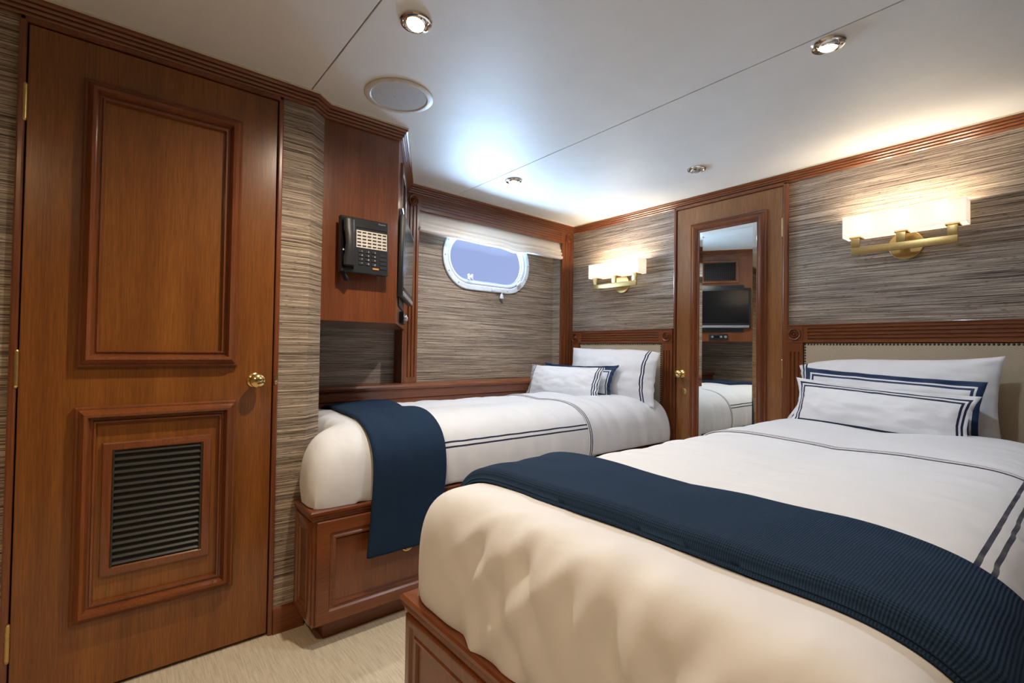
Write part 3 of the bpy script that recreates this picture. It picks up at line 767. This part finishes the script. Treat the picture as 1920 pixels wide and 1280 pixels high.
def text(body, T, x, z, size, d, parent, name):
    cu = bpy.data.curves.new('txt', 'FONT'); cu.body = body; cu.size = size; cu.align_x = 'CENTER'; cu.align_y = 'CENTER'
    o = bpy.data.objects.new('txt', cu); COL.objects.link(o); bpy.context.view_layer.update()
    me = bpy.data.meshes.new_from_object(o.evaluated_get(bpy.context.evaluated_depsgraph_get()))
    bpy.data.objects.remove(o)
    b = parent_loc(parent)
    for v in me.vertices: v.co = Vector(T((x+v.co.x, z+v.co.y, d))) - b
    me.materials.clear(); me.materials.append(M_print)
    q = bpy.data.objects.new(name, me); COL.objects.link(q); q.parent = parent
    return q
text('Panasonic', TQ, 0.822, 1.497, 0.0078, 0.0006, ph, 'maker_lettering')
for r, row in enumerate(('1  2  3', '4  5  6', '7  8  9', '*  0  #')):
    for c, ch in enumerate(row.split()): text(ch, TQ, 0.738+c*0.0265, 1.378-r*0.0160, 0.011, 0.0039, ph, 'key_digit')
cord = []
for i in range(160):
    k = i/159; a = i*1.05
    cx = 0.672+0.075*k*0+0.018*sin(pi*k); cz = 1.296-0.035*sin(pi*k); cd = 0.020+0.035*(1-k)
    cord.append(TP((cx+0.006*cos(a), cz+0.002*k, cd+0.006*sin(a))))
MB().tube(cord, 0.0018, 5).build('cord', M_black, ph, smooth=True)

# ------------------------------------------------------------------ beds: boxes
def panel(T, a0, a1, b0, b1, parent, name, mat, field=True):
    pr_ = [(0, 0.0), (0.0, 0.006), (0.004, 0.010), (0.014, 0.012), (0.022, 0.009), (0.026, 0.004), (0.034, 0.006), (0.038, 0.001)]
    p = frame_mould(T, a0, a1, b0, b1, pr_).build(name, mat, parent, smooth=AUTO)
    return p
def bed_box(xf, y0, y1, zt, label, group, near):
    t = thing('bed_base', label, 'bed base', (xf+1.0, (y0+y1)/2, 0.0), group)
    xh = WX-0.034
    zb = 0.075
    if near:
        MB().box(xf, xh, y0, y1, zb, zt-0.022, 0.002).build('carcass', M_wx, t)
        MB().box(xf+0.05, xh, y0+0.05, y1-0.05, 0.0, zb).build('plinth', M_wx, t)
    else:   # shaped round the wall corner at its foot
        xc = 0.612
        pl = [(xf, y0), (xh, y0), (xh, y1), (xc, y1), (xc, 1.905), (0.548, 1.836), (xf, 1.836)]
        mb = MB(); mb.loft([[(x, y, z) for x, y in pl] for z in (zb, zt-0.022)]); mb.build('carcass', M_wx, t)
        pl = [(xf+0.055, y0+0.05), (xh, y0+0.05), (xh, y1-0.02), (xc+0.05, y1-0.02), (xc, 1.905), (xf+0.055, 1.838)]
        mb = MB(); mb.loft([[(x, y, z) for x, y in pl] for z in (0, zb)]); mb.build('plinth', M_wx, t)
    # top rail moulding, runs along long side and foot
    RP = [(0.0, zt-0.034), (0.004, zt-0.034), (0.005, zt-0.026), (0.009, zt-0.023), (0.008, zt-0.015), (0.012, zt-0.012), (0.012, zt-0.004), (0.008, zt), (-0.050, zt), (-0.050, zt-0.034)]
    def rail(p, q, nrm0, nrm1, name, mat):
        mb = MB(); mb.loft([[(P[0]+n[0]*d, P[1]+n[1]*d, z) for d, z in RP] for P, n in ((p, nrm0), (q, nrm1))]); mb.build(name, mat, t, smooth=AUTO)
    if near:
        rail((xf, y1), (xh, y1), (-1, 1), (0, 1), 'side_rail', M_wx)
        rail((xf, y0), (xf, y1), (-1, -1), (-1, 1), 'foot_rail', M_wy)
        rail((xf, y0), (xh, y0), (-1, -1), (0, -1), 'side_rail', M_wx)
        TFt = lambda p: (xf-p[2], p[0], p[1]); fy0, fy1 = y0, y1
    else:
        rail((xf, y0), (xh, y0), (-1, -1), (0, -1), 'side_rail', M_wx)
        rail((xf, 1.838), (xf, y0), (-1, 0), (-1, -1), 'foot_rail', M_wy)
        TFt = lambda p: (xf-p[2], p[0], p[1]); fy0, fy1 = y0, 1.836
    ft = frame_mould(TFt, fy0+0.008, fy1-0.008, zb+0.008, zt-0.036, [(0, 0.0), (0, 0.007), (0.004, 0.009), (0.020, 0.009), (0.026, 0.004), (0.034, 0.004), (0.038, 0.007), (0.044, 0.006), (0.048, 0.0005)])
    ft.build('foot_panel_moulding', M_wz, t, smooth=AUTO)
    ys, sg = (y1, 1) if near else (y0, -1)
    TS = lambda p: (p[0], ys+sg*p[2], p[1])
    for a, b in ((xf+0.010, 1.895), (1.905, xh-0.004)):
        fm = [(0, 0.0), (0, 0.010), (0.003, 0.014), (0.030, 0.017), (0.040, 0.016), (0.046, 0.010), (0.052, 0.010), (0.056, 0.013), (0.062, 0.012), (0.066, 0.001)]
        dr = frame_mould(TS, a, b, zb+0.004, zt-0.036, fm).build('drawer_front', M_wx, t, smooth=AUTO)
        MB(TS).box(a+0.06, b-0.06, zb+0.06, zt-0.105, 0.0004, 0.003).build('drawer_panel', M_wz, dr)
        if a < 1:
            for px in (0.862,):
                mb = MB(TS); mb.lathe((px, 0.272, 0.003), (0, 0, 1), [(0.026, 0), (0.026, 0.003), (0.022, 0.005), (0.019, 0.0035), (0, 0.0035)], 28); pu = mb.build('ring_pull', M_brass, dr, smooth=AUTO)
                mb = MB(TS); mb.tube([(px+0.015*cos(2*pi*i/24), 0.272+0.015*sin(2*pi*i/24), 0.010) for i in range(25)], 0.0028, 8)
                mb.build('ring', M_brass, dr, smooth=True)
    return t
ZT = 0.457
bed_box(0.520, 1.652, 2.430, ZT, 'mahogany drawer base under the far bed, brass ring pull on its side', 'wooden bed bases', False)
bed_box(0.514, 0.050, 0.978, ZT, 'mahogany panelled base under the near bed, foot end towards the door', 'wooden bed bases', True)

# ------------------------------------------------------------------ bedding surfaces
class Bed:
    """draped cloth over a mattress. (a, b): metres from the foot junction / from the centre line"""
    def __init__(s, xf, yc, hw, z0, H, Rf, Rs, ef, es, chamfer=False, seed=0.0, xh=2.60, tk=0.008, R=0.08, fold=1.0):
        s.fold = fold
        s.tk, s.R = tk, R
        s.xf, s.yc, s.hw, s.z0, s.H, s.Rf, s.Rs, s.ch, s.seed, s.xh = xf, yc, hw, z0, H, Rf, Rs, chamfer, seed, xh
        s.tf = s.table(Rf, ef); s.ts = s.table(Rs, es)
        s.flat = hw-Rs
        s.bmax = s.flat+s.ts[-1][0]; s.amin = -s.tf[-1][0]
    def table(s, R, e):
        out = [(0.0, R, 1.0)]; n = 60
        for i in range(1, n+1):
            t = pi/2*(1-i/n)
            inw = R*(1-max(cos(t), 0)**e); z = max(sin(t), 0)**e
            p = out[-1]; out.append((p[0]+sqrt((inw-p[1])**2+((z-p[2])*s.H)**2), inw, z))
        return out
    def look(s, tb, q):
        if q <= 0: return (tb[0][1]-q, 1.0)
        if q >= tb[-1][0]: return (0.0, -(q-tb[-1][0])/s.H)
        lo, hi = 0, len(tb)-1
        while hi-lo > 1:
            m = (lo+hi)//2
            if tb[m][0] <= q: lo = m
            else: hi = m
        k = (q-tb[lo][0])/max(tb[hi][0]-tb[lo][0], 1e-9)
        return (lerp(tb[lo][1], tb[hi][1], k), lerp(tb[lo][2], tb[hi][2], k))
    def raw(s, a, b):
        inx, pz = s.look(s.tf, -a)
        iny, qz = s.look(s.ts, abs(b)-s.flat)
        sg = 1 if b >= 0 else -1
        # tuck the hem under a little
        tk = s.tk
        if 0 <= qz < 0.35: iny += tk*(1-qz/0.35)**2
        if pz < 0.35: inx += tk*(1-max(pz, 0)/0.35)**2
        R = s.R
        if inx < R and iny < R:
            dx, dy = (R-inx)/R, (R-iny)/R
            dx, dy = dx*sqrt(max(0, 1-dy*dy*0.42)), dy*sqrt(max(0, 1-dx*dx*0.42))
            inx, iny = R*(1-dx), R*(1-dy)
        x = s.xf+inx; y = s.yc+sg*(s.hw-iny)
        qq = qz if qz < 0 else qz
        zz = pz*qz if (pz >= 0 and qz >= 0) else min(pz, qz)
        z = s.z0+s.H*zz
        if s.ch and y > 1.775:
            k = min(1, (y-1.775)/0.110); k = k*k*(3-2*k); x += 0.115*k*max(0, 1-inx/0.24)
        z += 0.012*sin(pi*min(1, max(0, (s.hw-abs(y-s.yc))/s.hw)))*min(1, max(0, a)/0.3)
        return Vector((x, y, z))
    def nrm(s, a, b):
        e = 0.004; du = s.raw(a+e, b)-s.raw(a-e, b); dv = s.raw(a, b+e)-s.raw(a, b-e)
        n = du.cross(dv)
        return n.normalized() if n.length > 1e-12 else Vector((0, 0, 1))
    def pt(s, a, b, off=0.0, wr=1.0):
        p = s.raw(a, b); n = s.nrm(a, b)
        side = max(0, min(1, (abs(b)-s.flat-0.06)/0.14)); foot = max(0, min(1, (-a-0.02)/0.16))
        if side*foot > 0 and p.z < s.z0+0.05:
            n = Vector((-foot, side if b > 0 else -side, 0.05)).normalized()
        v = s.seed
        top = 0.0030*noise.noise(Vector((a*7, b*7, v))) + 0.0035*noise.noise(Vector((a*2.6+3, b*3.1, v+2)))
        fs_ = 0.0075*noise.noise(Vector((a*17+b*2.0, p.z*4, v+5)))
        q1 = b*8.5-a*5.0; q2 = b*7.0+a*6.5
        ff = 0.016*abs(noise.noise(Vector((q1, p.z*2.2, v+9)))) - 0.016*abs(noise.noise(Vector((q2*1.2, p.z*2.0, v+13)))) + 0.006*noise.noise(Vector((b*24+p.z*6, p.z*6, v+17))) - 0.010*max(0, noise.noise(Vector((b*15-p.z*5, p.z*3, v+23)))-0.12)
        d = top*(1-max(side, foot)*0.5) + fs_*side*(1-foot) + ff*foot*(1-0.8*side)*s.fold
        d *= 1-side*foot
        return p + n*(off + d*wr)
def sheet(name, bed, a0, a1, b0, b1, na, nb, off, mat, parent, uvf, thick=0.006, wr=1.0, warp=None, base=None, edge=None):
    us, vs = lins(a0, a1, na), lins(b0, b1, nb)
    def fn(u, v):
        if warp: u, v = warp(u, v)
        o_ = off+(edge(u, v) if edge else 0)
        return tuple(bed.pt(u, v, o_, wr))
    mb = MB(); mb.grid(fn, us, vs, uvf)
    ob = mb.build(name, mat, parent, smooth=True, base=base)
    if thick > 0:
        md = ob.modifiers.new('thickness', 'SOLIDIFY'); md.thickness = thick; md.offset = -1.0
    return ob
Bfar = Bed(0.512, 2.056, 0.406, 0.458, 0.258, 0.17, 0.36, 0.58, 0.56, True, 1.7, fold=2.2)
Bthrow = Bed(0.516, 2.056, 0.427, 0.458, 0.258, 0.17, 0.38, 0.58, 0.56, False, 1.7, tk=0.0)
Bnear = Bed(0.512, 0.512, 0.460, 0.458, 0.250, 0.15, 0.30, 0.44, 0.38, False, 8.3, fold=1.5)
def make_bedding(bed, lab, cuff_x, b_str, a_hi):
    d = thing('duvet', lab, 'duvet', (bed.xf+0.5, bed.yc, bed.z0), 'white duvets with navy piping')
    a1 = cuff_x+0.06-(bed.xf+bed.Rf)
    def uv(a, b): return (abs(b)-b_str+0.113 if a > 0.10 else 9.0, 9.0)
    sheet('cover', bed, bed.amin*0.995, a1, -bed.bmax, bed.bmax, 150, 130, 0.003, M_duvet, d, uv, thick=0.0)
    ac = cuff_x-(bed.xf+bed.Rf); ah = a_hi-(bed.xf+bed.Rf)
    def wp(a, b):
        k = (a-ac)/(ah-ac)
        return (a + (1-k)*0.014*noise.noise(Vector((b*3.2, bed.seed, 0.5))), b)
    def uv2(a, b): return (a-ac, 9.0)
    sheet('turned_back_cuff', bed, ac, ah, -bed.bmax*0.995, bed.bmax*0.995, 70, 100, 0.0085, M_cuff, d, uv2, thick=0.003, warp=wp, edge=lambda u, v: 0.003*max(0, noise.noise(Vector((v*5, 2.2, bed.seed)))) )
    return d
make_bedding(Bfar, 'white duvet with double navy piping on the far bed along the hull', 1.872, 0.5*(0.395+0.395)+0.030, 2.585)
make_bedding(Bnear, 'white duvet with double navy piping on the large near bed', 1.690, Bnear.flat+next(q for q, inw, z in Bnear.ts if inw <= 0.058), 2.30)
# mattresses under the bedding
def mattress(bed, lab, y0, y1, x0):
    mb = MB(); mb.box(x0, 2.622, y0, y1, ZT+0.001, ZT+0.205, 0.04)
    o = mb.build('mattress', M_sheet, None, smooth=AUTO, base=(1.6, (y0+y1)/2, ZT)); tag(o, lab, 'mattress', 'bed mattresses'); return o
mattress(Bfar, 'white sheeted mattress under the duvet of the far bed along the hull', 1.735, 2.40, 0.70)
mattress(Bnear, 'white sheeted mattress inside the near bed, showing at its headboard end', 0.175, 0.885, 0.66)

# ------------------------------------------------------------------ navy knitted throws
def throw(bed, xa, xb, b0, b1, label, skew, fold, wr=0.6):
    aa, ab = xa-(bed.xf+bed.Rf), xb-(bed.xf+bed.Rf)
    t = thing('knit_throw', label, 'blanket', (0.5*(xa+xb), bed.yc, bed.z0+bed.H), 'navy knitted throws')
    def wp(a, b):
        return (a + skew*b + 0.006*noise.noise(Vector((b*4, a*3, bed.seed+3))), b)
    def edge(u, v):
        return 0.0035*noise.noise(Vector((u*9, v*9, bed.seed+4)))
    na, nb = 46, 150
    us, vs = lins(aa, ab, na), lins(b0, b1, nb)
    sgn = {}
    def lay(o_, th, name, x0, x1, lo, hi):
        us, vs = lins(x0, x1, na), lins(lo, hi, nb)
        # rounded cross-section: top surface bulges, edges roll down to the duvet
        def top(u, v):
            k = (u-us[0])/(us[-1]-us[0]); e = min(k, 1-k)*(us[-1]-us[0]); r = th
            h = th*sqrt(max(0, 1-(1-min(1, e/r))**2))
            uu, vv = wp(u, v)
            # hang straight below the mattress edge
            p = bed.pt(uu, vv, o_+h+edge(u, v), wr)
            return tuple(p)
        def bot(u, v):
            uu, vv = wp(u, v); return tuple(bed.pt(uu, vv, o_, wr))
        mb = MB()
        kk = [0, 0.06, 0.16, 0.3, 0.5, 0.75, 1.0]
        e0 = [x0+th*q for q in kk]; e1 = [x1-th*q for q in kk[::-1]]
        us = e0+lins(x0+th, x1-th, 30)[1:-1]+e1
        uvf = lambda u, v: (u, v)
        mb.grid(top, us, vs, uvf); mb.grid(bot, [us[0], 0.5*(us[0]+us[-1]), us[-1]], vs, uvf)
        # close the four edges
        for vv in (vs[0], vs[-1]):
            mb.grid(lambda u, k, vv=vv: top(u, vv) if k else bot(u, vv), us, [0, 1], lambda u, k, vv=vv: (u, vv+0.01*k))
        for uu in (us[0], us[-1]):
            mb.grid(lambda k, v, uu=uu: top(uu, v) if k else bot(uu, v), [0, 1], vs, lambda k, v, uu=uu: (uu+0.01*k, v))
        bmesh.ops.remove_doubles(mb.bm, verts=mb.bm.verts, dist=0.0002)
        return mb.build(name, M_knit, t, smooth=True)
    lay(0.007, fold*0.22, 'lower_fold', aa-0.003 if fold > 0.02 else aa+0.01, ab-0.006, b0+0.006, b1-0.006)
    lay(0.007+fold*0.20, fold*0.75, 'upper_fold', aa, ab, b0, b1)
    return t
zd = Bthrow.bmax
throw(Bthrow, 0.748, 1.045, -(zd+0.185), 0.38, 'navy knitted throw hanging over the side of the far bed', 0.07, 0.016)
throw(Bnear, 0.640, 0.895, -(Bnear.bmax-0.04), Bnear.bmax-0.17, 'navy knitted throw laid across the foot of the near bed', 0.0, 0.030)

# ------------------------------------------------------------------ pillows
def pillow(name, label, cat, group, c, W, H, TH, yaw, tilt, mat, mode, flange=0.0, roll=0.0, seed=0.0, pinch=0.05, nu=46, nv=34, bend=0.0, cl=0.0, cr=0.0, fb=0.0):
    """stands on its long edge: local u across, v up, w thickness; faces -X, leaning back by tilt"""
    us, vs = lins(-1, 1, nu), lins(-1, 1, nv)
    Rz = Matrix.Rotation(yaw, 3, 'Z'); Ry = Matrix.Rotation(tilt, 3, 'Y'); Rx = Matrix.Rotation(roll, 3, 'X')
    R = Rz @ Ry @ Rx; c = Vector(c)
    def fn(u, v, s_):
        du, dv = (1-abs(u))*W/2, (1-abs(v))*H/2
        ku = min(1, max(0, (du-flange))/(W*0.34)); kv = min(1, max(0, (dv-flange))/(H*0.42))
        t = TH*0.5*(sin(ku*pi/2)**0.75 if ku > 0 else 0)*(sin(kv*pi/2)**0.75 if kv > 0 else 0)
        y = u*W/2*(1-pinch*(1-abs(v)**2)*abs(u)**3); z = v*H/2*(1-pinch*(1-abs(u)**2.5)*abs(v)**3)
        if v < 0: y += fb*max(0, u)**3*v*v
        if v > 0: z += v*v*(cl*max(0, u)**3 + cr*max(0, -u)**3)
        fl = max(0, 1-min(du, dv)/0.06)
        wv = 0.006*noise.noise(Vector((u*4, v*4, seed))) + 0.010*fl*noise.noise(Vector((u*5+7, v*6, seed+2)))
        wr_ = 0.007*noise.noise(Vector((u*3.3*(W/H), v*3.3, seed+5)))*(t/(TH*0.5+1e-6)) + 0.006*abs(noise.noise(Vector((u*7+v*4, v*6-u*3, seed+8))))*(1 if t > 0 else 0)
        x = -s_*(t+0.0018) + (wv - s_*wr_) + bend*(u*u)
        return tuple(c + R @ Vector((x, y, z+H/2)))
    def uvf(u, v):
        du, dv = (1-abs(u))*W/2, (1-abs(v))*H/2
        if mode == 'all': return (du, dv)
        if mode == 'ends': return (du, 9.0)
        if mode == 'minus': return ((1+u)*W/2, 9.0)      # band along the -u (towards camera right) end
        return ((1-u)*W/2, 9.0)
    mb = MB()
    for s_ in (1, -1): mb.grid(lambda u, v, s_=s_: fn(u, v, s_), us, vs, uvf, flip=(s_ < 0))
    bmesh.ops.remove_doubles(mb.bm, verts=mb.bm.verts, dist=0.0001)
    for v0 in (-1, 1):
        mb.grid(lambda u, s_, v0=v0: fn(u, v0, s_), us, [-1, 1], lambda u, s_, v0=v0: uvf(u, v0))
    for u0 in (-1, 1):
        mb.grid(lambda s_, v, u0=u0: fn(u0, v, s_), [-1, 1], vs, lambda s_, v, u0=u0: uvf(u0, v))
    bmesh.ops.remove_doubles(mb.bm, verts=mb.bm.verts, dist=0.0003)
    o = mb.build(name, mat, None, smooth=True, base=tuple(c))
    return tag(o, label, cat, group)
G = 'pillows on the beds'
pillow('sleeping_pillow', 'plump white pillow with navy hem lines against the far headboard', 'pillow', G, (2.46, 2.025, 0.672), 0.70, 0.36, 0.17, 0.03, 0.20, M_pil_hem, 'minus', seed=1.0, cr=-0.03)
pillow('bordered_pillow', 'white pillow with wide navy border on the far bed, half hidden', 'pillow', G, (2.305, 2.170, 0.690), 0.61, 0.236, 0.07, 0.08, 0.26, M_pil_navy, 'all', 0.03, seed=2.0, pinch=0.13)
pillow('lumbar_pillow', 'small white pillow with striped ends at the front of the far bed', 'pillow', G, (2.200, 2.200, 0.690), 0.595, 0.225, 0.10, 0.10, 0.34, M_pil_three, 'ends', 0.01, seed=3.0)
pillow('sleeping_pillow', 'large white pillow leaning on the near headboard', 'pillow', G, (2.47, 0.565, 0.672), 0.69, 0.325, 0.15, 0.0, 0.20, M_pil_two, 'plus', 0.0, seed=4.0, cl=-0.045, cr=0.014, fb=0.055)
pillow('bordered_pillow', 'white pillow with wide navy border on the near bed, mostly hidden', 'pillow', G, (2.325, 0.555, 0.685), 0.585, 0.248, 0.06, 0.0, 0.22, M_pil_navy_thin, 'all', 0.02, roll=0.055, seed=5.0)
pillow('lumbar_pillow', 'white pillow framed all round by double navy lines, front of the near bed', 'pillow', G, (2.225, 0.560, 0.680), 0.585, 0.212, 0.11, 0.0, 0.30, M_pil_two, 'all', 0.015, roll=0.065, seed=6.0, pinch=0.09)
